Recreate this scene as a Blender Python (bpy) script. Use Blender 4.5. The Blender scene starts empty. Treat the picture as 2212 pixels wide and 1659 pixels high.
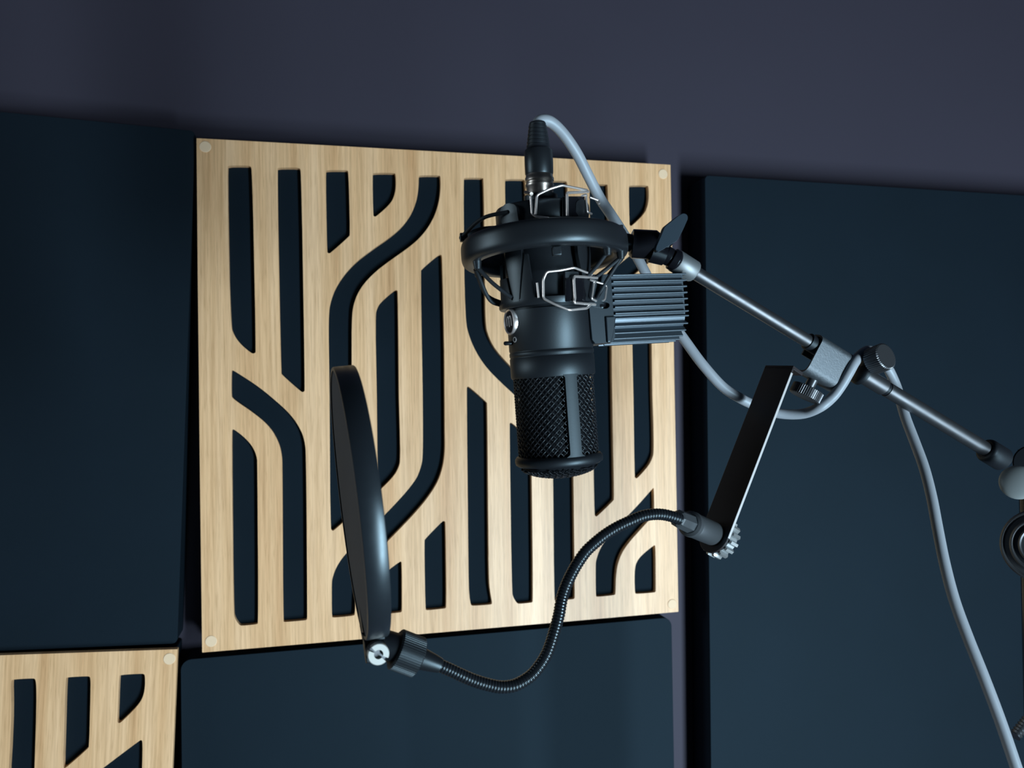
import bpy, bmesh, math, random
from mathutils import Vector, Matrix
from mathutils.geometry import tessellate_polygon

random.seed(4)
SC = bpy.context.scene
COL = SC.collection
R_ = math.radians
PI = math.pi

# ------------------------------------------------------------------ camera
W, H, F = 2212.0, 1659.0, 1758.69
EYE = Vector((0.0, 0.0, 1.45))
YAW, PITCH, ROLL = 0.240867666, 0.0117329225, -0.0154873344
fw = Vector((math.sin(YAW) * math.cos(PITCH), math.cos(YAW) * math.cos(PITCH), math.sin(PITCH)))
r0 = Vector((math.cos(YAW), -math.sin(YAW), 0))
u0 = r0.cross(fw)
rt = math.cos(ROLL) * r0 + math.sin(ROLL) * u0
up = -math.sin(ROLL) * r0 + math.cos(ROLL) * u0
cam_d = bpy.data.cameras.new('camera')
cam_d.sensor_fit = 'HORIZONTAL'
cam_d.sensor_width = 36.0
cam_d.lens = 36.0 * F / W
cam_d.clip_start = 0.01
cam = bpy.data.objects.new('camera', cam_d)
COL.objects.link(cam)
cam.matrix_world = Matrix(((rt.x, up.x, -fw.x, EYE.x), (rt.y, up.y, -fw.y, EYE.y), (rt.z, up.z, -fw.z, EYE.z), (0, 0, 0, 1)))
SC.camera = cam
cam_d.dof.use_dof = True
cam_d.dof.focus_distance = 0.60
cam_d.dof.aperture_fstop = 13.0

# ------------------------------------------------------------------ world, lights, exposure
wd = bpy.data.worlds.new('World')
SC.world = wd
wd.use_nodes = True
bg = wd.node_tree.nodes['Background']
bg.inputs[0].default_value = (0.45, 0.62, 1.0, 1)
bg.inputs[1].default_value = 0.013


def area(name, loc, target, sx, sy, power, color):
    l = bpy.data.lights.new(name, 'AREA')
    l.shape = 'RECTANGLE'
    l.size, l.size_y = sx, sy
    l.energy = power
    l.color = color
    o = bpy.data.objects.new(name, l)
    COL.objects.link(o)
    o.location = Vector(loc)
    z = (Vector(loc) - Vector(target)).normalized()
    x = Vector((0, 0, 1)).cross(z).normalized()
    y = z.cross(x)
    o.matrix_world = Matrix(((x.x, y.x, z.x, loc[0]), (x.y, y.y, z.y, loc[1]), (x.z, y.z, z.z, loc[2]), (0, 0, 0, 1)))
    return o


area('strip_lamp', (0.99, -0.98, 0.62), (0.32, 1.0, 1.20), 0.30, 1.22, 60.0, (0.80, 0.925, 1.0))
area('side_lamp', (-2.4, 0.62, 1.75), (0.1, 0.55, 1.45), 0.8, 0.9, 13.0, (0.92, 0.97, 1.0))

vs = SC.view_settings
SC.display_settings.display_device = 'sRGB'
vs.view_transform = 'Standard'
vs.look = 'None'
vs.gamma = 1.0
vs.use_curve_mapping = False
vs.exposure = 0.0


# ------------------------------------------------------------------ points
def P(px, py, d):
    return EYE + d * ((px - W / 2) / F * rt - (py - H / 2) / F * up + fw)


def on_plane(px, py, y):
    v = P(px, py, 1.0) - EYE
    return EYE + v * ((y - EYE.y) / v.y)


# ------------------------------------------------------------------ mesh collecting
class MB:
    def __init__(s):
        s.v, s.f = [], []

    def add(s, vs_, fs):
        b = len(s.v)
        s.v += [Vector(p) for p in vs_]
        s.f += [tuple(i + b for i in q) for q in fs]
        return s

    def tube(s, pts, r, n=16, caps=True, closed=False):
        pts = [Vector(p) for p in pts]
        m = len(pts)
        rr = r if isinstance(r, (list, tuple)) else [r] * m
        tans = []
        for i in range(m):
            a = pts[(i - 1) % m] if closed or i > 0 else pts[i]
            b = pts[(i + 1) % m] if closed or i < m - 1 else pts[i]
            tans.append((b - a).normalized())
        ref = Vector((0, 0, 1)) if abs(tans[0].z) < .9 else Vector((1, 0, 0))
        nx = (ref - ref.dot(tans[0]) * tans[0]).normalized()
        vs_, fs = [], []
        for i in range(m):
            t = tans[i]
            nx = (nx - nx.dot(t) * t).normalized()
            ny = t.cross(nx)
            for k in range(n):
                a = 2 * PI * k / n
                vs_.append(pts[i] + rr[i] * (math.cos(a) * nx + math.sin(a) * ny))
        for i in range(m if closed else m - 1):
            for k in range(n):
                j = (i + 1) % m
                fs.append((i * n + k, i * n + (k + 1) % n, j * n + (k + 1) % n, j * n + k))
        if caps and not closed:
            fs.append(tuple(range(n - 1, -1, -1)))
            fs.append(tuple((m - 1) * n + k for k in range(n)))
        return s.add(vs_, fs)

    def lathe(s, O, A, prof, n=64, closed=False, X=None, a0=0.0, a1=None, rad=None):
        """turn a profile [(radius, height)] about the axis A through O; rad(k, r) can modulate the radius"""
        A = Vector(A).normalized()
        if X is None:
            X = Vector((1, 0, 0)) if abs(A.x) < .8 else Vector((0, 0, 1))
        X = (X - X.dot(A) * A).normalized()
        Y = A.cross(X)
        full = a1 is None
        a1 = a0 + 2 * PI if full else a1
        cols = n if full else n + 1
        m = len(prof)
        vs_, fs = [], []
        for k in range(cols):
            a = a0 + (a1 - a0) * k / n
            d = math.cos(a) * X + math.sin(a) * Y
            for (r, h) in prof:
                q = rad(k, r) if rad else r
                vs_.append(Vector(O) + q * d + h * A)
        for k in range(n):
            k2 = (k + 1) % cols
            for i in range(m if closed else m - 1):
                j = (i + 1) % m
                fs.append((k * m + i, k2 * m + i, k2 * m + j, k * m + j))
        if not full and closed:
            fs.append(tuple(range(m)))
            fs.append(tuple((cols - 1) * m + i for i in range(m - 1, -1, -1)))
        return s.add(vs_, fs)

    def box(s, O, ax, ay, az, x, y, z):
        """box spanning x=(x0,x1) along ax and so on"""
        c = [Vector(O) + a * ax + b * ay + d * az for a in x for b in y for d in z]
        return s.add(c, [(0, 1, 3, 2), (4, 6, 7, 5), (0, 4, 5, 1), (2, 3, 7, 6), (0, 2, 6, 4), (1, 5, 7, 3)])

    def prism(s, loops, off):
        """solid with outline loops[0] and holes loops[1:], thickened by the vector off"""
        loops = [[Vector(p) for p in l] for l in loops]
        tri = tessellate_polygon(loops)
        flat = [p for l in loops for p in l]
        n = len(flat)
        vs_ = flat + [p + off for p in flat]
        fs = [tuple(t) for t in tri] + [tuple(i + n for i in reversed(t)) for t in tri]
        b = 0
        for l in loops:
            m = len(l)
            for i in range(m):
                j = (i + 1) % m
                fs.append((b + i, b + j, b + j + n, b + i + n))
            b += m
        return s.add(vs_, fs)

    def grid(s, fn, nu, nv, closed_u=False):
        """thick patch: fn(u, v, side) with side 0/1 gives inner/outer points"""
        vs_, fs = [], []
        for sd in (0, 1):
            for i in range(nu + 1):
                for j in range(nv + 1):
                    vs_.append(fn(i / nu, j / nv, sd))
        q = nv + 1
        t = (nu + 1) * q
        for sd in (0, 1):
            for i in range(nu):
                for j in range(nv):
                    a = sd * t + i * q + j
                    fs.append((a, a + q, a + q + 1, a + 1))
        for i in range(nu):
            for j in (0, nv):
                a = i * q + j
                fs.append((a, a + q, a + q + t, a + t))
        for j in range(nv):
            for i in (0, nu):
                a = i * q + j
                fs.append((a, a + 1, a + 1 + t, a + t))
        return s.add(vs_, fs)

    def build(s, name, mat, parent=None, origin=None, sharp=38, bevel=0, merge=True, seg=3):
        if origin is None:
            origin = base_of(parent) if parent else Vector((0, 0, 0))
        me = bpy.data.meshes.new(name)
        me.from_pydata([tuple(p - origin) for p in s.v], [], s.f)
        bm = bmesh.new()
        bm.from_mesh(me)
        if merge:
            bmesh.ops.remove_doubles(bm, verts=bm.verts, dist=2e-6)
        bmesh.ops.recalc_face_normals(bm, faces=bm.faces)
        bm.to_mesh(me)
        bm.free()
        for p in me.polygons:
            p.use_smooth = True
        me.set_sharp_from_angle(angle=R_(sharp))
        me.materials.append(mat)
        o = bpy.data.objects.new(name, me)
        COL.objects.link(o)
        if parent:
            o.parent = parent
        else:
            o.location = origin
        if bevel:
            b = o.modifiers.new('bevel', 'BEVEL')
            b.width = bevel
            b.segments = seg
            b.limit_method = 'ANGLE'
            b.angle_limit = R_(35)
        return o


def base_of(o):
    while o.parent:
        o = o.parent
    return Vector(o['base'])


def thing(name, label, cat, loc, group=None, rot=None):
    o = bpy.data.objects.new(name, None)
    COL.objects.link(o)
    o.location = loc
    o.empty_display_size = 0.02
    o['base'] = tuple(loc)
    o['label'] = label
    o['category'] = cat
    if group:
        o['group'] = group
    return o


def smooth(pts, per=8, closed=False):
    """Catmull-Rom through 3-D points"""
    pts = [Vector(p) for p in pts]
    m = len(pts)
    out = []
    for i in range(m if closed else m - 1):
        p1, p2 = pts[i], pts[(i + 1) % m]
        p0 = pts[(i - 1) % m] if closed or i > 0 else 2 * p1 - p2
        p3 = pts[(i + 2) % m] if closed or i < m - 2 else 2 * p2 - p1
        for k in range(per):
            t = k / per
            out.append(.5 * (2 * p1 + (p2 - p0) * t + (2 * p0 - 5 * p1 + 4 * p2 - p3) * t * t + (3 * p1 - p0 - 3 * p2 + p3) * t ** 3))
    if not closed:
        out.append(pts[-1])
    return out


def rounded(poly, rad, closed=True, n=3):
    """round the corners of a 3-D polyline"""
    out = []
    m = len(poly)
    for i in range(m):
        if not closed and i in (0, m - 1):
            out.append(Vector(poly[i]))
            continue
        a, b, c = Vector(poly[i - 1]), Vector(poly[i]), Vector(poly[(i + 1) % m])
        da, dc = (a - b), (c - b)
        r = min(rad, .45 * da.length, .45 * dc.length)
        p, q = b + da.normalized() * r, b + dc.normalized() * r
        for k in range(n + 1):
            t = k / n
            out.append((1 - t) ** 2 * p + 2 * t * (1 - t) * b + t * t * q)
    return out


# ------------------------------------------------------------------ materials
def mat(name, base, rough=.5, metal=0.0, spec=.5, var=0.0, vscale=60, bump=0.0, bscale=800, rvar=0.0, coat=0.0, tint=(.62, .86, 1)):
    m = bpy.data.materials.new(name)
    m.use_nodes = True
    nt = m.node_tree
    b = nt.nodes['Principled BSDF']
    b.inputs['Base Color'].default_value = (*base, 1)
    b.inputs['Roughness'].default_value = rough
    b.inputs['Metallic'].default_value = metal
    b.inputs['Specular IOR Level'].default_value = spec
    b.inputs['Coat Weight'].default_value = coat
    if metal < .5:
        b.inputs['Specular Tint'].default_value = (*tint, 1)
    tc = nt.nodes.new('ShaderNodeTexCoord')
    if var or rvar:
        n = nt.nodes.new('ShaderNodeTexNoise')
        n.inputs['Scale'].default_value = vscale
        n.inputs['Detail'].default_value = 5
        nt.links.new(tc.outputs['Object'], n.inputs['Vector'])
        if var:
            mx = nt.nodes.new('ShaderNodeMix')
            mx.data_type = 'RGBA'
            mx.inputs['A'].default_value = (*[c * (1 - var) for c in base], 1)
            mx.inputs['B'].default_value = (*[min(1, c * (1 + var)) for c in base], 1)
            nt.links.new(n.outputs['Fac'], mx.inputs['Factor'])
            nt.links.new(mx.outputs['Result'], b.inputs['Base Color'])
        if rvar:
            mr = nt.nodes.new('ShaderNodeMapRange')
            mr.inputs['To Min'].default_value = max(.02, rough - rvar)
            mr.inputs['To Max'].default_value = min(1, rough + rvar)
            nt.links.new(n.outputs['Fac'], mr.inputs['Value'])
            nt.links.new(mr.outputs['Result'], b.inputs['Roughness'])
    if bump:
        n2 = nt.nodes.new('ShaderNodeTexNoise')
        n2.inputs['Scale'].default_value = bscale
        n2.inputs['Detail'].default_value = 3
        nt.links.new(tc.outputs['Object'], n2.inputs['Vector'])
        bp = nt.nodes.new('ShaderNodeBump')
        bp.inputs['Strength'].default_value = bump
        bp.inputs['Distance'].default_value = .0005
        nt.links.new(n2.outputs['Fac'], bp.inputs['Height'])
        nt.links.new(bp.outputs['Normal'], b.inputs['Normal'])
    return m


def wood_mat():
    m = bpy.data.materials.new('oak_veneer')
    m.use_nodes = True
    nt = m.node_tree
    L = nt.links
    b = nt.nodes['Principled BSDF']
    tc = nt.nodes.new('ShaderNodeTexCoord')

    def noise(sc, scale, detail=4, dist=0.0):
        mp = nt.nodes.new('ShaderNodeMapping')
        mp.inputs['Scale'].default_value = sc
        L.new(tc.outputs['Object'], mp.inputs['Vector'])
        n = nt.nodes.new('ShaderNodeTexNoise')
        n.inputs['Scale'].default_value = scale
        n.inputs['Detail'].default_value = detail
        n.inputs['Distortion'].default_value = dist
        L.new(mp.outputs['Vector'], n.inputs['Vector'])
        return n

    n1 = noise((26, 1, 0.9), 1.6, 3, .3)       # broad bands along the boards of the veneer
    n2 = noise((330, 8, 9), 1.0, 4, .2)        # streaks
    n3 = noise((900, 20, 34), 1.0, 2, 0)       # short pores
    r1 = nt.nodes.new('ShaderNodeValToRGB')
    r1.color_ramp.elements[0].position = .30
    r1.color_ramp.elements[0].color = (.74, .46, .235, 1)
    r1.color_ramp.elements[1].position = .70
    r1.color_ramp.elements[1].color = (.97, .69, .42, 1)
    e = r1.color_ramp.elements.new(.5)
    e.color = (.87, .59, .33, 1)
    L.new(n1.outputs['Fac'], r1.inputs['Fac'])
    r2 = nt.nodes.new('ShaderNodeValToRGB')
    r2.color_ramp.elements[0].position = .30
    r2.color_ramp.elements[0].color = (.80, .77, .73, 1)
    r2.color_ramp.elements[1].position = .62
    r2.color_ramp.elements[1].color = (1.04, 1.04, 1.04, 1)
    L.new(n2.outputs['Fac'], r2.inputs['Fac'])
    mu = nt.nodes.new('ShaderNodeMix')
    mu.data_type = 'RGBA'
    mu.blend_type = 'MULTIPLY'
    mu.inputs['Factor'].default_value = 1
    L.new(r1.outputs['Color'], mu.inputs['A'])
    L.new(r2.outputs['Color'], mu.inputs['B'])
    r3 = nt.nodes.new('ShaderNodeValToRGB')
    r3.color_ramp.elements[0].position = .30
    r3.color_ramp.elements[0].color = (.78, .75, .70, 1)
    r3.color_ramp.elements[1].position = .46
    r3.color_ramp.elements[1].color = (1, 1, 1, 1)
    L.new(n3.outputs['Fac'], r3.inputs['Fac'])
    m2 = nt.nodes.new('ShaderNodeMix')
    m2.data_type = 'RGBA'
    m2.blend_type = 'MULTIPLY'
    m2.inputs['Factor'].default_value = .8
    L.new(mu.outputs['Result'], m2.inputs['A'])
    L.new(r3.outputs['Color'], m2.inputs['B'])
    L.new(m2.outputs['Result'], b.inputs['Base Color'])
    b.inputs['Roughness'].default_value = .35
    b.inputs['Specular IOR Level'].default_value = .45
    b.inputs['Specular Tint'].default_value = (.8, .93, 1, 1)
    bp = nt.nodes.new('ShaderNodeBump')
    bp.inputs['Strength'].default_value = .25
    bp.inputs['Distance'].default_value = .0003
    L.new(n3.outputs['Fac'], bp.inputs['Height'])
    L.new(bp.outputs['Normal'], b.inputs['Normal'])
    return m


def fabric_mat(name, base, rough=.7, spec=.3):
    m = bpy.data.materials.new(name)
    m.use_nodes = True
    nt = m.node_tree
    L = nt.links
    b = nt.nodes['Principled BSDF']
    b.inputs['Roughness'].default_value = rough
    b.inputs['Specular IOR Level'].default_value = spec
    b.inputs['Specular Tint'].default_value = (.42, .76, 1, 1)
    tc = nt.nodes.new('ShaderNodeTexCoord')
    n = nt.nodes.new('ShaderNodeTexNoise')
    n.inputs['Scale'].default_value = 1500
    n.inputs['Detail'].default_value = 2
    L.new(tc.outputs['Object'], n.inputs['Vector'])
    n2 = nt.nodes.new('ShaderNodeTexNoise')
    n2.inputs['Scale'].default_value = 7
    n2.inputs['Detail'].default_value = 3
    L.new(tc.outputs['Object'], n2.inputs['Vector'])
    ad = nt.nodes.new('ShaderNodeMath')
    ad.operation = 'ADD'
    L.new(n.outputs['Fac'], ad.inputs[0])
    L.new(n2.outputs['Fac'], ad.inputs[1])
    mr = nt.nodes.new('ShaderNodeMapRange')
    mr.inputs['From Min'].default_value = .6
    mr.inputs['From Max'].default_value = 1.4
    L.new(ad.outputs['Value'], mr.inputs['Value'])
    mx = nt.nodes.new('ShaderNodeMix')
    mx.data_type = 'RGBA'
    mx.inputs['A'].default_value = (*[c * .75 for c in base], 1)
    mx.inputs['B'].default_value = (*[c * 1.25 for c in base], 1)
    L.new(mr.outputs['Result'], mx.inputs['Factor'])
    L.new(mx.outputs['Result'], b.inputs['Base Color'])
    bp = nt.nodes.new('ShaderNodeBump')
    bp.inputs['Strength'].default_value = .35
    bp.inputs['Distance'].default_value = .0004
    L.new(n.outputs['Fac'], bp.inputs['Height'])
    L.new(bp.outputs['Normal'], b.inputs['Normal'])
    return m


M_WALL = mat('dark_grey_wall_paint', (.046, .046, .070), .6, spec=.25, var=.06, vscale=4, bump=.15, bscale=260, tint=(.75, .85, 1))
M_WOOD = wood_mat()
M_CAP = mat('beige_plastic_cap', (.90, .72, .50), .5, spec=.3, var=.03, tint=(1, .95, .9))
M_FELT = fabric_mat('black_felt', (.0035, .0068, .0125), .75, .25)
M_FABRIC = fabric_mat('navy_acoustic_fabric', (.0026, .0052, .0108), .70, .40)
M_FLOOR = mat('dark_floor_boards', (.03, .028, .027), .5, var=.3, vscale=6)
M_BODY = mat('satin_black_metal', (.0075, .0095, .013), .46, spec=.7, bump=.06, bscale=2500)
M_FIN = mat('satin_black_aluminium', (.012, .018, .026), .38, spec=.7)
M_MESHW = mat('black_grille_wire', (.014, .016, .02), .35, spec=.6)
M_MOUNT = mat('satin_black_plastic', (.010, .0125, .016), .38, spec=.7, bump=.06, bscale=2500)
M_GLOSS = mat('gloss_black_plastic', (.006, .007, .010), .22, spec=.5)
M_CORD = mat('black_elastic_cord', (.016, .02, .026), .6, spec=.4)
M_CHROME = mat('polished_steel_wire', (.92, .93, .94), .3, .82)
M_NICKEL = mat('brushed_nickel', (.42, .42, .40), .33, 1.0, rvar=.08, vscale=300)
M_TUBE = mat('dark_metal_tube', (.085, .10, .115), .42, .8, rvar=.09, vscale=120)
M_STEEL = mat('worn_zinc_steel', (.095, .125, .15), .55, .6, var=.25, vscale=420, rvar=.12, bump=.3, bscale=900)
M_EDGE = mat('bare_sheet_edge', (.55, .60, .64), .4, .3)
M_SATIN = mat('satin_grey_metal', (.10, .125, .145), .45, .6)
M_SCREW = mat('dark_steel_thumbscrew', (.12, .14, .16), .36, .8)
M_KNOB = mat('grey_plastic_knob', (.022, .038, .056), .45, spec=.5)
M_RUBBER = mat('black_rubber', (.008, .010, .014), .5, spec=.4)
M_STRIP = mat('black_coated_strip', (.022, .018, .020), .5, spec=.35, bump=.1, bscale=2000)
M_CABLE = mat('grey_cable_jacket', (.285, .345, .405), .42, spec=.5)
M_GOOSE = mat('black_gooseneck_metal', (.010, .013, .017), .25, spec=.7)
M_NYLON = fabric_mat('grey_nylon_mesh', (.085, .092, .10), .8, .2)
M_PAINT = mat('white_print', (.7, .75, .78), .5)
M_BRASS = mat('capsule_metal', (.22, .20, .15), .35, 1.0)

# ------------------------------------------------------------------ the setting
YB = 1.00837          # front of the main wooden board
YW = 1.060            # face of the wall behind everything
YF = 1.016            # front of the fabric panels


def structure(name, mb, m):
    o = mb.build(name, m)
    o['kind'] = 'structure'
    return o


X1, Y1, Z1 = Vector((1, 0, 0)), Vector((0, 1, 0)), Vector((0, 0, 1))
structure('wall_back', MB().box((0, 0, 0), X1, Y1, Z1, (-2.6, 2.4), (YW, YW + .1), (0, 2.7)), M_WALL)
structure('floor', MB().box((0, 0, 0), X1, Y1, Z1, (-2.6, 2.4), (-1.6, YW), (-.08, 0)), M_FLOOR)


# ------------------------------------------------------------------ wooden slot panels
def flat(poly):
    return [Vector((p.x, 0, p.z)) for p in poly]


def soften(poly, cap=.0016, it=3):
    """cut the corners of a closed x-z outline: small radius on true corners, wide on traced curves"""
    pts = [Vector((p[0], 0, p[1])) for p in poly]
    for k in range(it):
        out = []
        m = len(pts)
        for i in range(m):
            a, b, c = pts[i - 1], pts[i], pts[(i + 1) % m]
            da, dc = a - b, c - b
            if da.length < 1e-6 or dc.length < 1e-6:
                continue
            turn = PI - da.angle(dc)
            ra, rc = .27 * da.length, .27 * dc.length
            if k == 0 and turn > R_(42):
                ra, rc = min(ra, cap), min(rc, cap)
            if turn < R_(1.5):
                out.append(b)
            else:
                out += [b + da.normalized() * ra, b + dc.normalized() * rc]
        pts = out
    return [(p.x, p.z) for p in pts]


def clip_right(poly, xm):
    out = []
    m = len(poly)
    for i in range(m):
        a, b = poly[i], poly[(i + 1) % m]
        if a[0] <= xm:
            out.append(a)
        if (a[0] <= xm) != (b[0] <= xm):
            t = (xm - a[0]) / (b[0] - a[0])
            out.append((xm, a[1] + t * (b[1] - a[1])))
    return out


def uv(px, y, O, rot=0.0):
    """pixels of an outline on the board plane -> the board's own x, z"""
    out = []
    c, s = math.cos(rot), math.sin(rot)
    for (a, b) in px:
        w = on_plane(a, b, y) - O
        out.append((c * w.x - s * w.z, s * w.x + c * w.z))
    return out


def slot_panel(label, O, rot, slots, caps, size, depth):
    t = thing('slotted_wood_panel', label, 'acoustic panel', O, 'slotted oak panels on the wall')
    t.rotation_euler = (0, rot, 0)
    Z0 = Vector((0, 0, 0))
    fr = soften([(0, 0), (size, 0), (size, -size), (0, -size)], .001, 2)
    loops = [[Vector((x, 0, z)) for x, z in fr]] + [[Vector((x, 0, z)) for x, z in s_] for s_ in slots]
    MB().prism(loops, Vector((0, .0085, 0))).build('front_board', M_WOOD, t, Z0, sharp=30, merge=False)
    MB().box(Z0, X1, Y1, Z1, (.003, size - .003), (.0087, depth), (-size + .003, -.003)).build('felt_backing', M_FELT, t, Z0, bevel=.002)
    for (x, z) in caps:
        MB().lathe((x, 0, z), (0, -1, 0), [(.0066, -.001), (.0066, .0004), (.0060, .0009), (0, .0009)], 28).build('screw_cap', M_CAP, t, Z0)
    return t


O1 = on_plane(424, 298, YB)
c1 = [(491, 357.6), (540.5, 357.6), (545, 366), (553, 762), (545, 764.5), (520.6, 745), (505, 724), (497, 699)]
c2 = [(598.5, 362), (647.5, 362), (651, 373), (658.8, 845), (652.4, 848), (607, 808)]
c3 = [(703.4, 367.4), (750.6, 367.4), (753.4, 373), (756.5, 509), (712.5, 548), (706.5, 546)]
c4 = [(804.4, 373.3), (854.4, 373.3), (856, 399), (852.6, 423), (842, 442.5), (811, 469), (806, 466)]
c5 = [(950.5, 378.6), (952, 386), (952, 413), (947, 444), (935, 476), (914, 507), (886, 533), (837, 566.6), (802, 594.6), (776, 626),
      (763.5, 657.5), (760, 689), (760, 790), (762, 950), (764.6, 1107.7), (720, 1147.5), (714.6, 1144), (713, 1060), (712, 860), (711, 790),
      (709.3, 685.5), (714.6, 647), (732, 608.6), (763.5, 570), (802, 540.4), (851, 507), (879, 479), (896, 448), (904, 413), (904.4, 378.6)]
c6 = [(810.7, 685.5), (814, 666), (824.7, 650.5), (854, 626), (859.6, 628), (862, 860), (866, 994), (861, 1011), (851, 1029), (822, 1058), (816, 1055), (814, 860)]
c7 = [(954, 549), (955.4, 562), (960, 760), (961, 938), (961.5, 978.6), (954, 1023), (934, 1063), (894, 1112), (832, 1175), (795, 1213), (776, 1245),
      (768, 1280), (767, 1330), (719, 1334.5), (716.6, 1331), (716.6, 1260), (718, 1248), (727, 1223), (747, 1195), (790, 1152), (827, 1117),
      (894, 1045.5), (910, 1010), (914, 978.6), (913, 849), (908.6, 584), (945, 552)]
c8 = [(866, 1211.5), (868.3, 1217), (868.5, 1321), (865, 1323.5), (818, 1327), (815, 1323), (814.5, 1268), (822, 1248), (838, 1232)]
c9 = [(916.4, 1166), (957, 1124.5), (962.4, 1127), (964.6, 1311), (962, 1314.5), (921, 1318.5), (918.7, 1315)]
c10 = [(499.5, 802), (502, 799), (520, 810), (560, 836), (596, 866), (627, 894), (648, 924), (658.6, 952), (661.5, 987), (664, 1337), (661, 1340),
       (614, 1344), (611.5, 1341), (610, 1008), (608.7, 980), (601, 952), (581.8, 920), (546.8, 891), (515, 870), (499.6, 857.5)]
c11 = [(500.3, 929), (505, 927), (529, 945), (547, 966), (555, 987), (556, 1001), (558.3, 1345), (555.5, 1348.6), (519, 1352.4), (508, 1338), (504, 1322)]
K = lambda q: uv(q, YB, O1)
A_, B_ = K([(501, 1049.7), (1101.8, 1049.7), (804.4, 373.3), (1358, 402)])[0:2], K([(804.4, 373.3), (1358, 402)])
DX = .5 * ((A_[1][0] - A_[0][0]) + (B_[1][0] - B_[0][0]))
shift = lambda q, n=1: [(x + n * DX, z) for x, z in q]
base = {k: K(v) for k, v in dict(c1=c1, c2=c2, c3=c3, c4=c4, c5=c5, c6=c6, c7=c7, c8=c8, c9=c9, c10=c10, c11=c11).items()}
xm = K([(1404, 560)])[0][0]
c10s = shift(base['c10'])
s4 = K([(1001, 384), (1045, 384), (1047.6, 600), (1048.5, 700), (1055, 725.6), (1067, 751), (1092, 780)]) + c10s[2:18] + \
    K([(1077, 822), (1045, 788), (1023, 751), (1011, 719), (1006, 694), (1003, 600)])
low6 = K([(1008, 837), (1012, 834), (1053, 870), (1054.5, 1100), (1056, 1252), (1059, 1280), (1063.5, 1303), (1061, 1306), (1019, 1309), (1016, 1303), (1013, 1280), (1012, 1240)])
c9u = K([(1273, 398), (1312, 398), (1313, 402), (1315.5, 495), (1277, 530), (1275, 527)])
slots = [soften(base[k]) for k in base] + [soften(s4), soften(low6), soften(c9u)]
slots += [soften(shift(base[k])) for k in ('c1', 'c2', 'c4', 'c6', 'c8', 'c11')]
slots += [soften(clip_right(shift(base[k]), xm)) for k in ('c5', 'c7')]
caps1 = K([(443.5, 317), (1432, 376), (1452, 1305), (456, 1385)])
slot_panel('square oak panel with flowing vertical slots hanging behind the microphone', O1, 0.0, slots, caps1, .6, YW - YB)

# the second board hangs lower, to the left, turned a little clockwise
ROT2, YB2, S2 = R_(2.95), 1.004, .6
TR2 = on_plane(384, 1402, YB2)
cr, sr = math.cos(ROT2), math.sin(ROT2)
O2 = TR2 - Vector((cr * S2, 0, -sr * S2))
K2 = lambda q: uv(q, YB2, O2, ROT2)
d1 = K2([(23.5, 1468), (74, 1465), (77.6, 1470), (79, 1496), (77.7, 1561), (74.5, 1659), (70, 1830), (24, 1872), (12, 1868), (19, 1659), (21.7, 1615), (25, 1534)])
d2 = K2([(141.6, 1463), (192.6, 1460.5), (195.6, 1465), (195.8, 1488.5), (192.6, 1615), (141, 1660), (136, 1658), (139, 1560)])
d3 = K2([(257, 1458), (310, 1455), (313.7, 1459.6), (313, 1492), (305.6, 1514), (289, 1534), (259, 1563), (253, 1560), (254.6, 1525)])
d4 = K2([(301, 1600), (305.6, 1598), (308.5, 1603), (306.5, 1680), (262, 1714), (215, 1752), (200, 1790), (196, 2050), (138, 2050), (142, 1780), (150, 1745), (168, 1705), (195, 1680), (223, 1659)])
p2 = K2([(23.5, 1468), (141.6, 1463)])
q2 = p2[1][0] - p2[0][0]
sl2 = [soften(d) for d in (d1, d2, d3, d4)] + [soften([(x - n * q2, z) for x, z in d1]) for n in (1, 2, 3)]
cp2 = K2([(366, 1423)])[0]
slot_panel('lower oak slotted panel cut off by the bottom left corner', O2, ROT2, sl2, [cp2, (S2 - cp2[0], cp2[1]), (cp2[0], -S2 - cp2[1]), (S2 - cp2[0], -S2 - cp2[1])], S2, YW - YB2)


# ------------------------------------------------------------------ fabric panels
def fabric_panel(label, x0, x1, z0, z1, yf, rad, rot=0.0):
    mb = MB()
    q = []
    for cx, cz, a in ((x1 - rad, z1 - rad, 0), (x0 + rad, z1 - rad, 90), (x0 + rad, z0 + rad, 180), (x1 - rad, z0 + rad, 270)):
        for k in range(7):
            t = R_(a + 15 * k)
            q.append(Vector((cx + rad * math.cos(t), yf, cz + rad * math.sin(t))))
    mb.prism([q], Vector((0, YW - yf - .0005, 0)))
    O = Vector((x0, yf, z1))
    o = mb.build('fabric_panel', M_FABRIC, None, O, bevel=.004, seg=4)
    o.rotation_euler = (0, rot, 0)
    o['label'] = label
    o['category'] = 'acoustic panel'
    o['group'] = 'dark fabric absorbers on the wall'
    return o


b = on_plane(383, 1390, YF)
rl = R_(2.45)
fabric_panel('near-black fabric panel at the left, above the lower oak panel', *(lambda x0, z1: (x0, x0 + .6, z1 - .6, z1))(b.x - .6 * (math.cos(rl) - math.sin(rl)), b.z + .6 * (math.sin(rl) + math.cos(rl))), YF, .006, rl)
a = on_plane(390, 1426, YF)
b = on_plane(1452, 1420, YF)
fabric_panel('dark navy fabric panel directly below the main oak panel', a.x, b.x, a.z - .6, a.z, YF, .012)
a = on_plane(1523, 379, YF - .010)
fabric_panel('large dark navy fabric panel on the right behind the boom arm', a.x, a.x + .62, a.z - 1.2, a.z, YF - .010, .006, R_(.5))

# ------------------------------------------------------------------ microphone frame (units: photo pixels at its axis)
DM = .50
k_ = DM / F
MO = P(1208, 1000, DM)
MZ = (P(1164, 375, DM) - MO).normalized()
MX = (rt - rt.dot(MZ) * MZ).normalized()
MY = MZ.cross(MX)           # away from the lens side


def h(y):
    return (1000 - y) * 1.0024


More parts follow.
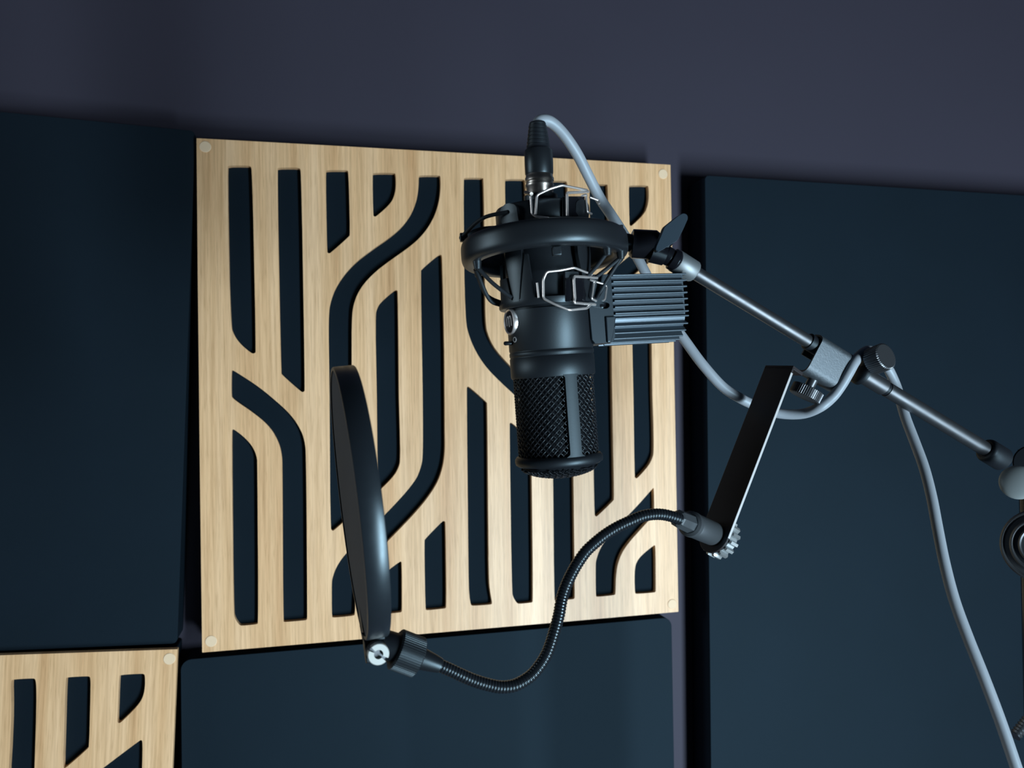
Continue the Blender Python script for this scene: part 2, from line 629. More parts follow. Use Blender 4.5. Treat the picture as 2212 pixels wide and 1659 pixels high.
def MP(x, y, z):
    return MO + k_ * (x * MX + y * MY + z * MZ)


def cyl(ang, r, z):
    a_ = R_(ang)
    return MP(r * math.sin(a_), -r * math.cos(a_), z)


def mdir(ang):
    a_ = R_(ang)
    return math.sin(a_) * MX - math.cos(a_) * MY


def turn(mb, prof, n=72, closed=False, **kw):
    return mb.lathe(MO, MZ, [(r * k_, z * k_) for r, z in prof], n, closed, X=MX, **kw)


FRONT = -67.0
PILLAR = 21.0
REAR = PILLAR + 90

mic = thing('condenser_microphone', 'black condenser microphone hanging upside down in a round shock mount', 'microphone', MP(0, 0, -28))
body = turn(MB(), [(60, 186), (85, 186), (89.5, 187), (91, 190), (91, 229), (90, 230), (89.6, 231.5), (90, 233), (91, 234), (91, 241), (90, 242), (89.6, 243.5), (90, 245),
                   (91, 246), (91, 330), (87, 331), (87, 540), (80, 548), (50, 553), (36, 555), (36, 578), (0, 578)], 96).build('body', M_BODY, mic, sharp=50)
gf = turn(MB(), [(80, 20), (87, 20), (91, 18), (94.5, 13), (95, 7), (93, 1), (88, -2), (80, -2)], 96, True)
for A in (PILLAR, PILLAR + 180):
    def pil(u, v, sd, A=A):
        z = 14 + u * (192 - 14)
        e = min(abs(z - 18), abs(z - 190))
        w = 8.3 + (max(0, 7 - e) / 7) ** 2 * 5.5
        return cyl(A + (2 * v - 1) * w, 84 if sd == 0 else 90.8, z)
    gf.grid(pil, 40, 8)
gf.build('grille_frame', M_BODY, mic, sharp=45)
gm = MB()
NW, RG = 44, 85.0
dh = PI * RG / NW
for sgn in (1, -1):
    for k in range(NW):
        pts = []
        m = int(176 / dh * 3)
        for i in range(m + 1):
            z = 16 + 176 * i / m
            aa = math.degrees(sgn * (z - 16) / RG) + 360 * k / NW
            rr = RG + sgn * 1.15 * math.cos(PI * (z - 16) / dh + PI * k)
            pts.append(cyl(aa, rr, z))
        gm.tube(pts, 1.15 * k_, 5, caps=False)
# the woven dome under the end ring
for c in range(-9, 10):
    for ax in (0, 1):
        pts = []
        for i in range(29):
            t = -80 + 160 * i / 28
            rr = math.hypot(t, c * 9)
            if rr > 84:
                continue
            z = -30 * math.sqrt(max(0, 1 - (rr / 86) ** 2)) + 1.0 * math.cos(PI * t / 9 + PI * (c + ax))
            A0, B0 = (t, c * 9) if ax == 0 else (c * 9, t)
            pts.append(MP(.707 * (A0 - B0), .707 * (A0 + B0), z))
        if len(pts) > 3:
            gm.tube(pts, 1.3 * k_, 5, caps=False)
gm.build('grille_mesh', M_MESHW, mic, sharp=80, merge=False)
inn = turn(MB(), [(0, 188), (76, 188), (80, 24), (0, 24)], 48)
turn(inn, [(83, 0), (78, -8), (60, -18), (35, -25), (0, -28)], 48)
inn.build('inner_screen', mat('inner_foam_screen', (.0045, .0055, .008), .7, spec=.2), mic)
cap_c = MP(0, 0, 100) + mdir(FRONT) * 30 * k_
MB().lathe(cap_c, mdir(FRONT), [(52 * k_, -10 * k_), (52 * k_, 19 * k_), (46 * k_, 20 * k_), (0, 20 * k_)], 40).build('capsule', M_BRASS, mic)

# badge with the bars of its emblem
bo = MP(0, 0, h(692)) + mdir(FRONT) * 90 * k_
bn, bx = mdir(FRONT), MZ.cross(mdir(FRONT))
badge = MB().lathe(bo, bn, [(29 * k_, -6 * k_), (29 * k_, 1 * k_), (27.5 * k_, 5 * k_), (25.5 * k_, 5.6 * k_), (23.5 * k_, 4 * k_), (23 * k_, 1.5 * k_)], 48).build('badge', M_CHROME, mic)
MB().lathe(bo, bn, [(23.2 * k_, -3 * k_), (23.2 * k_, 2.4 * k_), (0, 2.8 * k_)], 40).build('badge_face', M_GLOSS, badge)
em = MB()
for pth in ([(-12, -8), (-12, 6)], [(-1, -11), (-1, 5), (-3, 10), (-8, 11.5), (-12, 5)], [(10.5, -9), (10.5, 4), (8, 11), (3, 12), (-1, 5)]):
    em.tube(rounded([bo + k_ * (x * bx + z * MZ + 3.4 * bn) for x, z in pth], 3 * k_, False), 1.5 * k_, 8)
em.build('emblem', mat('satin_silver', (.88, .90, .92), .4, .1), badge)
sw = MB().tube([cyl(FRONT, 86, h(737)), cyl(FRONT, 107, h(737)), cyl(FRONT, 109, h(737))], [4.4 * k_, 4.4 * k_, 3.2 * k_], 14)
sw.build('pad_switch', M_GLOSS, mic)
zo = [cyl(-58 + 3.3 * math.cos(t), 91.2, h(731) + 5.0 * math.sin(t)) for t in [2 * PI * i / 24 for i in range(24)]]
MB().tube(zo, 1.0 * k_, 6, closed=True).build('printed_zero', M_PAINT, mic)

# finned housing at the back of the body
ft, fn_ = mdir(REAR), mdir(PILLAR)


def FP(t, n, z):
    return MO + k_ * (t * ft + n * fn_ + z * MZ)


T0, T1 = 121, 303
HT, HA, WN, RA = 396.0, 312.0, 62.0, 50.0
HB = HA - RA


def section(off, steps=10):
    q = [(WN + off, HT), (WN + off, HA)]
    for i in range(1, steps + 1):
        t = PI / 2 * i / steps
        q.append((WN - RA + (RA + off) * math.cos(t), HA - (RA + off) * math.sin(t)))
    return q


sec = section(0)
sec = sec + [(-n, z) for n, z in reversed(sec)]
fins = MB()
fins.prism([[FP(T0, n, z) for n, z in sec]], (T1 - T0) * k_ * ft)
fp = [(WN, HT - 3 - 13.6 * i, 1, 0) for i in range(7)]
for i in range(1, 7):
    t = PI / 2 * (i - .35) / 5.75
    fp.append((WN - RA + RA * math.cos(t), HA - RA * math.sin(t), math.cos(t), -math.sin(t)))
for sg in (1, -1):
    for (n, z, dn, dz) in fp:
        th, ln = 2.1, 15.0
        tx, tz = -dz, dn
        q = [(n - dn * 2 + tx * th, z - dz * 2 + tz * th), (n + dn * (ln - 2) + tx * th, z + dz * (ln - 2) + tz * th), *[(n + dn * (ln - 2 + 2 * math.sin(w)) + tx * th * math.cos(w), z + dz * (ln - 2 + 2 * math.sin(w)) + tz * th * math.cos(w)) for w in [PI * j / 8 for j in range(1, 8)]], (n + dn * (ln - 2) - tx * th, z + dz * (ln - 2) - tz * th), (n - dn * 2 - tx * th, z - dz * 2 - tz * th)]
        fins.prism([[FP(T0, sg * a_, b_) for a_, b_ in q]], (T1 - T0) * k_ * ft)
hs = fins.build('finned_housing', mat('black_anodised_fins', (.085, .125, .16), .35, .65), mic, sharp=30, merge=False)
nk = MB()
nk.prism([[FP(62, n, z) for n, z in rounded_ if True] for rounded_ in [[(58, 394), (58, 262), (40, 250), (-40, 250), (-58, 262), (-58, 394)]]], 62 * k_ * ft)
nk.build('saddle', M_FIN, hs, bevel=.0006)
out_ = [(66, 396), (119, 396), (119, 300), (119, 262), (112, 250), (70, 250), (64, 258), (62, 330)]
hole = [(99 + 11.5 * math.cos(2 * PI * i / 28), 330 + 7.2 * math.sin(2 * PI * i / 28)) for i in range(28)]
pl = MB().prism([[FP(t, 72, z) for t, z in out_], [FP(t, 72, z) for t, z in hole]], -13 * k_ * fn_)
pl.build('side_plate', M_FIN, hs, bevel=.0004, seg=2)
tab = MB().prism([[FP(t, 77, z) for t, z in [(97, 306), (121, 306), (121, 300), (112, 266), (106, 250), (97, 250)]]], -8 * k_ * fn_)
tab.build('raised_tab', M_FIN, hs, bevel=.0007)
MB().lathe(FP(99, 60, 330), fn_, [(12 * k_, -3 * k_), (12 * k_, 1 * k_), (8 * k_, 3.5 * k_), (0, 4 * k_)], 24).build('recessed_screw', M_GLOSS, hs)

# ------------------------------------------------------------------ shock mount
mount = thing('shock_mount', 'black ring shock mount with elastic cords gripping the microphone', 'shock mount', MP(0, 0, 330))
ringp = []
for i in range(40):
    t = 2 * PI * i / 40
    c, s_ = math.cos(t), math.sin(t)
    ex = .62
    ringp.append((160.5 + 19.5 * math.copysign(abs(c) ** ex, c), 461 + 27.5 * math.copysign(abs(s_) ** ex, s_)))
MB().lathe(MO - MY * .06 * 460 * k_, MZ + .06 * MY, [(r * k_, z * k_) for r, z in ringp], 128, True, X=MX).build('outer_ring', M_MOUNT, mount, sharp=60)

cr_ = MB()
turn(cr_, [(92, 336), (104, 336), (106, 339), (106, 350), (92, 350)], 96, True)
turn(cr_, [(88, 506), (98, 506), (100, 509), (100, 547), (97, 551), (88, 552)], 96, True)
POST = (-41, 49, 139, 229)


def wall_seg(a0b, a0t, a1b, a1t, z0, z1, r0_, r1_):
    def g(u, v, sd):
        z = z0 + u * (z1 - z0)
        lo, hi = a0b + u * (a0t - a0b), a1b + u * (a1t - a1b)
        return cyl(lo + v * (hi - lo), r0_ if sd == 0 else r1_, z)
    cr_.grid(g, 8, 8)


for A in POST:
    front = A != 49
    wall_seg(A - 32, A - 30, A - 6.5, A - 13, 348, 398, 96, 106)          # collar left of the slots
    wall_seg(A + 6, A + 15.5, A + (24 if front else 12), A + (19 if front else 16), 348, 440 if front else 400, 99, 106)      # rib on the right

    def tongue(u, v, sd, A=A):
        z = 346 + u * (548 - 346)
        w = 4.3 + 7.7 * min(1, max(0, (z - 350) / 85))
        if z > 533:
            w *= math.sqrt(max(.05, 1 - ((z - 533) / 15.5) ** 2))
        rr = 107 if z < 500 else 107 + 5 * min(1, (z - 500) / 30)
        return cyl(A + (2 * v - 1) * w + (u - .5) * -1.0, 97 if sd == 0 else rr, z)
    cr_.grid(tongue, 44, 10)
cr_.build('cradle', M_MOUNT, mount, sharp=45)

for (a0, z0, r0_) in ((-84, 497, 172), (96, 497, 168), (6, 432, 156), (186, 495, 168)):
    c0 = cyl(a0, r0_, z0)
    MB().box(c0, k_ * mdir(a0), k_ * mdir(a0 + 90), k_ * MZ, (-9, 8), (-9, 9), (-9, 9)).build('cord_hook', M_MOUNT, mount, bevel=.0006)
for (a0, z0, r0_) in ((-66, 427, 158), (52, 432, 157), (70, 428, 166), (-112, 428, 160)):
    c0 = cyl(a0, r0_, z0)
    MB().tube([c0 + MZ * 14 * k_, c0 - MZ * 7 * k_], [10 * k_, 7 * k_], 14).build('cord_hook', M_MOUNT, mount, bevel=.0006)


def cord(pts, r=4.3):
    MB().tube(smooth([cyl(*p) for p in pts], 10), r * k_, 10).build('elastic_cord', M_CORD, mount)


cord([(-41, 112, 531), (-62, 145, 524), (-84, 178, 497)])
cord([(-131, 112, 531), (-108, 145, 524), (-87, 178, 497)])
cord([(-46.5, 107, 355), (-58, 135, 388), (-66, 158, 424)])
cord([(-84, 102, 347), (-80, 128, 362), (-70, 157, 421)])
cord([(-125, 108, 355), (-100, 134, 376), (-74, 156, 423)])
cord([(49, 104, 386), (52, 130, 408), (53, 156, 434)])
cord([(62, 107, 384), (66, 134, 402), (70, 164, 424)])
cord([(68, 109, 345), (69, 136, 384), (70, 166, 424)])
cord([(139, 112, 531), (118, 145, 524), (98, 174, 497)])
cord([(139, 108, 355), (110, 134, 390), (76, 164, 424)])


def axis_x(y):
    return 1164 + (y - 375) * 44 / 625


def wp(x, y, rho):
    dx = x - axis_x(y)
    dd = math.sqrt(max(rho * rho - dx * dx, 0))
    return P(x, y, DM - k_ * dd)


def wire(name, pts, r=2.6, closed=False, rad=5, m=None):
    q = [wp(*p) for p in pts]
    MB().tube(rounded(q, rad * k_, closed, 4), r * k_, 10, closed=closed).build(name, m or M_CHROME, mount)


# lower latch
wire('latch_wire', [(1279, 593, 118), (1240, 578, 116), (1210, 584, 112), (1181, 587, 112), (1173.5, 604, 112), (1174, 645, 112), (1200, 658, 114), (1230, 670, 118), (1268, 666, 118), (1277, 657, 118)])
wire('latch_lever_wire', [(1290, 600, 122), (1241, 597, 120), (1239.5, 604, 120), (1242, 645, 120), (1240, 654, 120), (1286, 658, 120)], 2.9)
wire('latch_pin', [(1276, 605, 122), (1287, 608, 122), (1283, 612, 122), (1278, 645, 122), (1288, 650, 122)], 2.3, rad=3)
wire('latch_hook_wire', [(1288, 609, 121), (1306, 614, 133), (1310.5, 620, 136), (1307, 646, 136), (1302, 650, 133)], 2.2, rad=4)
wire('latch_hook_wire', [(1160, 611, 110), (1163.5, 643, 110)], 2.2)
# upper latch
wire('latch_wire', [(1157, 463, 112), (1160, 421, 112), (1187, 408, 114), (1214, 400, 116), (1259, 409, 118), (1268, 411, 118)])
wire('latch_lever_wire', [(1271, 414, 120), (1225, 416.5, 120), (1225, 424, 120), (1225.5, 466, 120)], 2.9)
wire('latch_pin', [(1257, 423, 120), (1267, 420, 121), (1266, 427, 121), (1268.5, 458, 121), (1278, 462, 122)], 2.3, rad=3)
wire('latch_hook_wire', [(1274, 426, 121), (1293, 433, 133), (1294.5, 440, 136)], 2.2, rad=4)
wire('latch_hook_wire', [(1146, 424, 112), (1149, 462, 112), (1158, 468, 112), (1186, 471, 112)], 2.2, rad=3)
for (ya, yb, r0_) in ((600, 652, 113), (424, 468, 113)):
    lt = MB()

    def latch(u, v, sd, ya=ya, yb=yb):
        y = yb + (ya - yb) * u
        x = 1221 - (6 if ya < 500 else 0) + 48 * v
        bulge = 6 * math.sin(PI * v)
        return wp(x, y, (92 if sd == 0 else 110 + bulge))
    lt.grid(latch, 6, 10)
    lt.build('latch_plate', M_GLOSS, mount, bevel=.0005)


# swivel joint between ring and boom
def bd(x):
    return .515 + (x - 1446) * (.60 - .515) / (2145 - 1446)


def BP(x, off=0.0):
    """point on the boom's axis; off shifts it towards the lens (px at its depth)"""
    d = bd(x)
    return P(x, 725 + .608 * (x - 1725), d - off * d / F)


kb = .52 / F
jt = MB()
jt.tube([P(1322, 519, .517), P(1368, 526, .515)], [20 * kb, 19 * kb], 24)
jt.tube([P(1362, 526, .515), P(1366, 526.5, .515), P(1416, 529, .514), P(1421, 530, .514)], [25 * kb, 31 * kb, 31 * kb, 26 * kb], 32)
jt.tube([P(1406, 543, .512), P(1436, 553, .513)], [24 * kb, 21 * kb], 28)
jt.tube([P(1434, 548, .514), P(1437, 549.7, .514), P(1447, 556, .5145), P(1449, 557, .5145)], [17 * kb, 20 * kb, 20 * kb, 17 * kb], 28)
jt.tube([P(1448, 556.6, .5148), P(1451, 558.4, .515), P(1459, 563, .515), P(1461, 564.5, .516)], [18 * kb, 24 * kb, 24 * kb, 20 * kb], 28)
jt.build('swivel_joint', M_GLOSS, mount, bevel=.0008)
wing = [(1418, 533), (1416.5, 540), (1421, 545), (1430, 540), (1464, 519), (1476, 495), (1486.5, 471), (1484, 463), (1476, 460.5), (1466, 466), (1436, 490), (1429, 508)]
wf = [P(x, y, .492) for x, y in wing]
MB().prism([rounded(wf, .0012)], fw * .0035 + rt * -.001).build('wing_knob', M_KNOB, mount, bevel=.0008)
MB().tube([P(1448, 506, .4955), P(1440, 520, .506)], [12 * kb, 15 * kb], 20).build('wing_knob_boss', M_GLOSS, mount)

# ------------------------------------------------------------------ boom stand
e1 = (BP(2145) - BP(1500)).normalized()
base_xy = P(2236, 1200, .60)
stand = thing('microphone_boom_stand', 'black microphone boom stand with its arm reaching in from the right', 'microphone stand', Vector((base_xy.x, base_xy.y, 0)))
MB().tube([BP(1455), BP(1459), BP(1497), BP(1499)], [22 * kb, 25 * kb, 24 * kb, 22.5 * kb], 36).build('boom_end_ferrule', mat('bead_blasted_steel', (.22, .27, .30), .5, .6, spec=.6), stand, sharp=50)
MB().tube([BP(1490), BP(1830)], 15 * kb, 32).build('boom_tube', M_TUBE, stand)
slv = MB().tube([BP(1853), BP(1856), BP(1862), BP(1866)], [24 * kb, 28 * kb, 28 * kb, 20 * kb], 32)
slv.build('clutch_cap', M_RUBBER, stand, sharp=50)
kb2 = .57 / F
MB().tube([BP(1858), BP(1908)], 18.5 * kb2, 32).build('clutch_sleeve', M_TUBE, stand)
MB().tube([BP(1906), BP(1918)], 15 * kb2, 32).build('clutch_seal', M_RUBBER, stand)
MB().tube([BP(1916), BP(2152)], 16.5 * kb2, 32).build('rear_boom_tube', M_TUBE, stand)


def knurled(mb, O, A, r, t, teeth, depth, n_per=4, bev=.0006):
    n = teeth * n_per

    def rad(k, q):
        return q - (depth if (k % n_per) >= n_per / 2 and q > r * .8 else 0)
    mb.lathe(O, A, [(0, 0), (r - bev * 1.5, 0), (r, bev), (r, t - bev), (r - bev * 1.5, t), (0, t)], n, rad=rad)
    return mb


kn = MB()
A2 = (P(1915, 769, .548) - P(1884, 781, .558)).normalized()
knurled(kn, P(1884, 781, .556), A2, 29 * kb2, 36 * kb2, 38, .0004)
kn.build('clutch_knob', M_SCREW, stand, sharp=30)
MB().tube([P(1868, 790, .566), P(1880, 768, .56), P(1886, 779, .557)], [12 * kb2, 15 * kb2, 12 * kb2], 20).build('clutch_knob_stem', M_RUBBER, stand)
# pivot head at the right edge of the photo
kp = .60 / F
pv = MB()
pv.tube([BP(2128), BP(2132), BP(2164), BP(2168)], [22 * kp, 26 * kp, 26 * kp, 22 * kp], 28)
pv.tube([P(2232, 1000, .59), P(2233, 1001, .625)], 38 * kp, 36)
pv.build('pivot_head', M_RUBBER, stand, bevel=.001)
MB().lathe(P(2199, 1042, .574), (P(2193, 1020, .52) - P(2199, 1042, .58)).normalized(),
           [(35 * kp * math.sin(PI * i / 14), 11 * kp * math.cos(PI * i / 14)) for i in range(15)], 36).build('pivot_knob', mat('pale_grey_knob', (.22, .27, .29), .35, spec=.6), stand)
dk = MB()
dc = P(2252, 1180, .585)
dn_ = (P(2252, 1180, .4) - dc).normalized()
for (ra, rb, ta) in ((78, 70, 6), (60, 52, 12), (44, 38, 16)):
    dk.lathe(dc, dn_, [(rb * kp, 0), (ra * kp, 0), (ra * kp, ta * kp - .001), (ra * kp - .001, ta * kp), (rb * kp + .001, ta * kp), (rb * kp, ta * kp - .001)], 48, True)
dk.lathe(dc, dn_, [(74 * kp, -24 * kp), (74 * kp, 1 * kp), (0, 2 * kp)], 48)
dk.build('tilt_clutch', M_SCREW, stand)
top = P(2228, 1000, .605)
MB().tube([Vector((base_xy.x, base_xy.y, top.z + .01)), Vector((base_xy.x, base_xy.y, .16))], .0095, 24).build('pole', M_GLOSS, stand)
sp = MB()
A3, B3 = P(2192, 1590, .592), P(2236, 1535, .60)
n_ = 40
sp.tube([A3.lerp(B3, i / n_) for i in range(n_ + 1)], [(10 + 2 * math.cos(2 * PI * i / 4)) * kp for i in range(n_ + 1)], 14)
sp.build('height_screw', M_SCREW, stand, sharp=60)
MB().tube([Vector((base_xy.x, base_xy.y, .18)), Vector((base_xy.x, base_xy.y, .10))], .02, 24).build('leg_hub', M_RUBBER, stand)
for i in range(3):
    a_ = R_(100 + 120 * i)
    d_ = Vector((math.cos(a_), math.sin(a_), 0))
    hub = Vector((base_xy.x, base_xy.y, .13))
    foot = Vector((base_xy.x, base_xy.y, .011)) + d_ * .26
    lg = MB().tube([hub + d_ * .015, foot], .008, 14).build('leg', M_TUBE, stand)
    MB().tube([foot - d_ * .02 + Vector((0, 0, .007)), foot + d_ * .012], .011, 14).build('rubber_foot', M_RUBBER, lg)

# ------------------------------------------------------------------ pop filter with gooseneck and clamp
CC = BP(1790)
kc = bd(1790) / F
e3 = -fw                                             # towards the lens
e3 = (e3 - e3.dot(e1) * e1).normalized()
e2 = e1.cross(e3)
if e2.dot(up) > 0:
    e2 = -e2                                         # down-left in the photo
pop = thing('pop_filter', 'round black pop filter on a bent gooseneck clamped to the boom arm', 'pop filter', P(774, 1083, .43))


def cp(a_, b_, c_):
    return CC + kc * (a_ * e1 + b_ * e2 + c_ * e3)


E1A, E1B = -44, 60
prof = [(26, -21), (-10, -21), (-20, -12), (-20, 8), (-14, 19), (50, 19), (58, 15), (61, 6), (61, -26)]
pr = rounded([Vector((b_, c_, 0)) for b_, c_ in prof], 7, False, 5)
inner = []
for i, q in enumerate(pr):
    t = (pr[min(i + 1, len(pr) - 1)] - pr[max(i - 1, 0)]).normalized()
    inner.append(q + 4 * Vector((-t.y, t.x, 0)))
loop = [cp(E1A, q.x, q.y) for q in pr] + [cp(E1A, q.x, q.y) for q in reversed(inner)]
clamp = MB().prism([loop], (E1B - E1A) * kc * e1).build('clamp_bracket', M_STEEL, pop, sharp=30)
MB().tube([cp(-62, 0, 0), cp(-60, 0, 0), cp(-30, 0, 0)], [15 * kc, 18.5 * kc, 18.5 * kc], 28).build('black_sleeve', M_RUBBER, clamp)  # black sleeve round the tube, reaching past the bracket's left end
ts = MB()
sc_ = cp(-2, 62, -4)
ts.tube([sc_ - e2 * 20 * kc, sc_ + e2 * 24 * kc], 11 * kc, 20)
ts.build('clamp_screw', M_SCREW, clamp)
knurled(MB(), sc_ + e2 * 22 * kc, e2, 34 * kc, 24 * kc, 46, .0004).build('clamp_thumbscrew', M_SCREW, clamp, sharp=30)

# flat arm
s_top, s_bot = P(1713, 793, .5435), P(1572, 1162, .520)
SD = (s_bot - s_top).normalized()
SWv = (-37 * rt + 6 * up + 72 * fw)
SWv = (SWv - SWv.dot(SD) * SD).normalized()
SN = SD.cross(SWv).normalized()
if SN.dot(rt) > 0:
    SN = -SN                                         # visible face: to the left and towards the lens
WS = 83 * .53 / F
LS = (s_bot - s_top).length


def spt(a_, b_):
    return s_top + SD * a_ + SWv * b_


q = [spt(0, 0), spt(LS, 0)]
for i in range(1, 16):
    t = PI * i / 16
    q.append(spt(LS + WS / 2 * math.sin(t), WS / 2 - WS / 2 * math.cos(t)))
q += [spt(LS, WS), spt(0, WS)]
arm = MB()
arm.prism([q], -SN * .0016)
arm.box(s_top, SD, SWv, -SN, (-.0012, .0012), (0, WS), (0, .0105))
arm_o = arm.build('flat_arm', M_STRIP, pop, bevel=.00025, seg=2)
eo = [spt(a_, 0) + SN * .0001 for a_ in (.004, LS)]
ed = MB().box(eo[0], SD, SWv, SN, (0, LS - .004), (-.0003, .0002), (-.0018, 0))
ed.build('bare_metal_edge', M_EDGE, arm_o)
sc0 = spt(LS, WS / 2)
kg = .51 / F
wheel = MB()
knurled(wheel, sc0 - SN * 9 * kg, -SN, 47 * kg, 27 * kg, 15, 8 * kg, 6, .0008)
wheel.build('arm_knob', mat('ribbed_grey_knob', (.36, .42, .45), .36, .6), pop, sharp=30)
MB().tube([sc0 + SN * .002, sc0 - SN * 10 * kg], 14 * kg, 20).build('arm_bolt', M_SCREW, pop)
cn = MB()
gn0 = P(1462, 1119, .4945)
ga = (gn0 - sc0).normalized()
gl = (gn0 - sc0).length
f_ = lambda t: sc0 + ga * gl * t
cn.tube([f_(.02), f_(.04), f_(.56), f_(.60)], [24 * kg, 27 * kg, 27 * kg, 24 * kg], 32)
cn.build('gooseneck_socket', M_SATIN, pop, sharp=50)
cn = MB()
cn.tube([f_(.58), f_(.60), f_(.67), f_(.69)], [22 * kg, 28 * kg, 28 * kg, 22 * kg], 32)
cn.tube([f_(.68), f_(.70), f_(.97), f_(1.0)], [20 * kg, 21 * kg, 19 * kg, 14 * kg], 8)
cn.build('gooseneck_ferrule', M_SATIN, pop, sharp=25)

gp = [(1470, 1122), (1457, 1117.5), (1435, 1112), (1413, 1111), (1388, 1115), (1363, 1125), (1335, 1138), (1308, 1154.5), (1286, 1172), (1266, 1191), (1250, 1213), (1236, 1237),
      (1225, 1260), (1216, 1284), (1211.5, 1304), (1208, 1325), (1203, 1346), (1197, 1367), (1190, 1390), (1181, 1413), (1168, 1435), (1151, 1456), (1131, 1471), (1108, 1481.5),
      (1080, 1484), (1050, 1478), (1024, 1470), (1000, 1460), (972, 1447), (946, 1435.5)]
path = smooth([P(x, y, .4935 + (.442 - .4935) * i / (len(gp) - 1)) for i, (x, y) in enumerate(gp)], 12)
L_ = [0]
for i in range(1, len(path)):
    L_.append(L_[-1] + (path[i] - path[i - 1]).length)
pitch = 6.6 * .47 / F
NR = int(L_[-1] / pitch * 6)
pts, rs, j = [], [], 0
prof6 = (.93, 1.0, 1.02, 1.02, 1.0, .93)
for i in range(NR + 1):
    s_ = L_[-1] * i / NR
    while j < len(L_) - 2 and L_[j + 1] < s_:
        j += 1
    t = (s_ - L_[j]) / (L_[j + 1] - L_[j])
    pts.append(path[j].lerp(path[j + 1], t))
    rs.append(13.0 * .47 / F * prof6[i % 6])
MB().tube(pts, rs, 18).build('gooseneck', M_GOOSE, pop, sharp=60)

# hoop
ku = .43 / F
hc = P(773, 1080, .43)
A_up = (-66 * rt + 575 * up + .0 * fw).normalized()
hn = (-.958 * rt + -.113 * up - .275 * fw)
hn = (hn - hn.dot(A_up) * A_up).normalized()
RH, TH = 291 * ku, 45 * ku
hb = MB()
hb.lathe(hc, hn, [(RH - 8 * ku, -TH / 2), (RH - 1.5 * ku, -TH / 2), (RH, -TH / 2 + 2 * ku), (RH, TH / 2 - 2 * ku), (RH - 1.5 * ku, TH / 2), (RH - 8 * ku, TH / 2)], 128, True, X=A_up)
hb.build('hoop', mat('gloss_black_hoop', (.012, .017, .023), .34, spec=.7, rvar=.05, vscale=150), pop, sharp=50)
ms = MB()
for sg in (1, -1):
    ms.lathe(hc, hn, [((RH - 6 * ku) * i / 10, sg * (TH / 2 - 3 * ku + 2.0 * ku * (1 - (i / 10) ** 2))) for i in range(11)], 96, X=A_up)
ms.build('nylon_mesh', M_NYLON, pop, merge=True)
# lower tab, bolt and nuts
bt = hc - A_up * (RH + 2 * ku)
hx = A_up.cross(hn).normalized()
tb = MB()
tb.prism([[bt + ku * (x * hx + z * A_up) + hn * TH * .5 for x, z in [(-26, 14), (26, 14), (22, -30), (14, -54), (-6, -60), (-20, -48), (-26, -24)]]], -hn * 9 * ku)
tb.prism([[bt + ku * (x * hx + z * A_up) + hn * TH * .5 for x, z in [(-26, 14), (26, 14), (24, -8), (-24, -8)]]], -hn * TH)
tb.build('hoop_tab', M_MOUNT, pop, bevel=.0006)
bf = P(818, 1414, .418)
ba = (P(803, 1386, .440) - bf).normalized()
bw = .42 / F
slot_d = (P(838, 1427, .418) - P(798, 1400, .418)).normalized()
bX = (slot_d - slot_d.dot(ba) * ba).normalized()
nb = MB()
for a0 in (0, PI):
    g = R_(11)
    nb.lathe(bf, ba, [(10 * bw, 0), (22 * bw, 0), (23.5 * bw, 1.5 * bw), (23.5 * bw, 12 * bw), (10 * bw, 12 * bw)], 28, True, X=bX, a0=a0 + g, a1=a0 + PI - g)
nb.build('bolt_end', mat('bright_zinc', (.38, .42, .42), .5, .4, spec=.3), pop, sharp=40)
nb = MB()
knurled(nb, bf + ba * 11 * bw, ba, 24 * bw, 48 * bw, 44, .00025)
nb.build('bolt_barrel', M_SCREW, pop, sharp=30)
ka = .436 / F
kc0, kc1 = P(853, 1401, .4365), P(905, 1421, .4405)
kA = (kc1 - kc0).normalized()
MB().tube([P(800, 1384, .436), P(828, 1390, .436), kc0 + kA * .002], [19 * ka, 30 * ka, 34 * ka], 24).build('pivot_block', M_RUBBER, pop, bevel=.001)
knurled(MB(), kc0, kA, 44 * ka, (kc1 - kc0).length, 52, .0004, 4, .0009).build('tightening_collar', M_MOUNT, pop, sharp=30)
MB().tube([kc1 - kA * .001, P(909, 1422.5, .4405), P(938, 1433, .4415), P(951, 1438, .442), P(953, 1439, .442)], [25 * ka, 24 * ka, 19 * ka, 16 * ka, 13 * ka], 28).build('gooseneck_sleeve', M_MOUNT, pop)

# ------------------------------------------------------------------ cable with its plug
cable = thing('microphone_cable', 'grey cable plugged into the microphone top and looping round the boom arm', 'cable', P(1166, 415, .5))
kx = .5 / F
PX = (P(1161, 262, .5) - P(1166, 415, .5)).normalized()
po = P(1166, 415, .5)


def plug(prof, name, m, parent, sharp=40):
    return MB().lathe(po, PX, [(r * kx, z * kx) for r, z in prof], 40).build(name, m, parent, sharp=sharp)


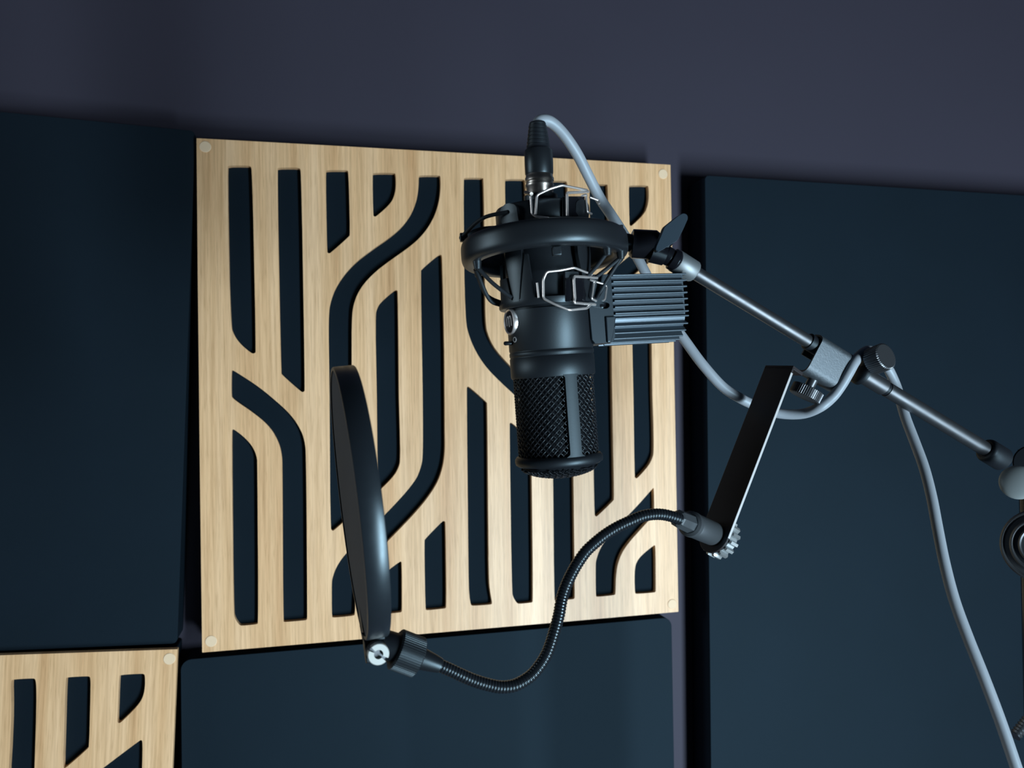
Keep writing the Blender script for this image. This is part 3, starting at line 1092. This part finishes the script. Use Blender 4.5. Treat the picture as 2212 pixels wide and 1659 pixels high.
conn = plug([(29, 36), (30.5, 40), (31, 60), (30.5, 88), (28.5, 91)], 'plug_shell', M_MOUNT, cable)
boot = [(27, 90), (26, 93)]
for i in range(6):
    z0 = 94 + i * 8.5
    rr = 25.5 - i * 1.15
    boot += [(rr, z0), (rr, z0 + 5.5), (rr - 1.8, z0 + 6.3), (rr - 1.8, z0 + 7.8)]
boot += [(18.5, 146), (17, 150), (12, 152), (0, 152)]
plug(boot, 'strain_relief', M_RUBBER, conn)
plug([(28, -12), (29, -10), (29.3, 8), (31, 10), (31.3, 15), (29.6, 17), (29.6, 21), (31.3, 23), (31.3, 29), (29.5, 32), (29, 38), (0, 40)], 'metal_collar', M_NICKEL, conn)
MB().tube([P(1135, 416, .492), P(1148, 419, .485)], [4 * kx, 4 * kx], 12).build('release_latch', M_NICKEL, conn)
cpts = [(1161, 275, .500), (1163, 264, .500), (1172, 259.5, .501), (1187, 262, .503), (1205, 276, .506), (1226, 301, .510), (1248, 335, .516), (1270, 378, .523), (1296, 428, .534), (1322, 467, .545), (1352, 513, .556),
        (1382, 566, .562), (1410, 620, .565), (1445, 685, .566), (1485, 743, .565), (1520, 790, .564), (1562, 836, .566), (1602, 862, .569), (1632, 876, .571), (1664, 889, .571), (1700, 895, .569), (1738, 893, .564),
        (1772, 879, .556), (1798, 858, .556), (1817, 833, .5545), (1833, 806, .5535), (1847, 781, .5545), (1860, 766, .559), (1876, 757, .569), (1893, 765, .577), (1909, 782, .584), (1922, 803, .588), (1936, 835, .589), (1946, 868, .586), (1957, 905, .580),
        (1976, 955, .572), (1996, 1010, .563), (2012, 1072, .554), (2025, 1140, .546), (2040, 1215, .538), (2061, 1295, .530), (2090, 1375, .522), (2124, 1460, .514), (2158, 1550, .507), (2189, 1640, .500), (2220, 1735, .494), (2250, 1850, .490)]
cw = smooth([P(*c) for c in cpts], 8)
tail = [Vector((cw[-1].x + .01, cw[-1].y + .01, z)) for z in (.6, .3, .05)] + [Vector((cw[-1].x + .06, cw[-1].y - .03, .0045)), Vector((cw[-1].x + .3, cw[-1].y - .2, .0045))]
cw = cw + smooth([cw[-1] + Vector((.004, .003, -.12))] + tail, 8)
MB().tube(cw, 12.4 * kx, 20).build('cord', M_CABLE, cable)
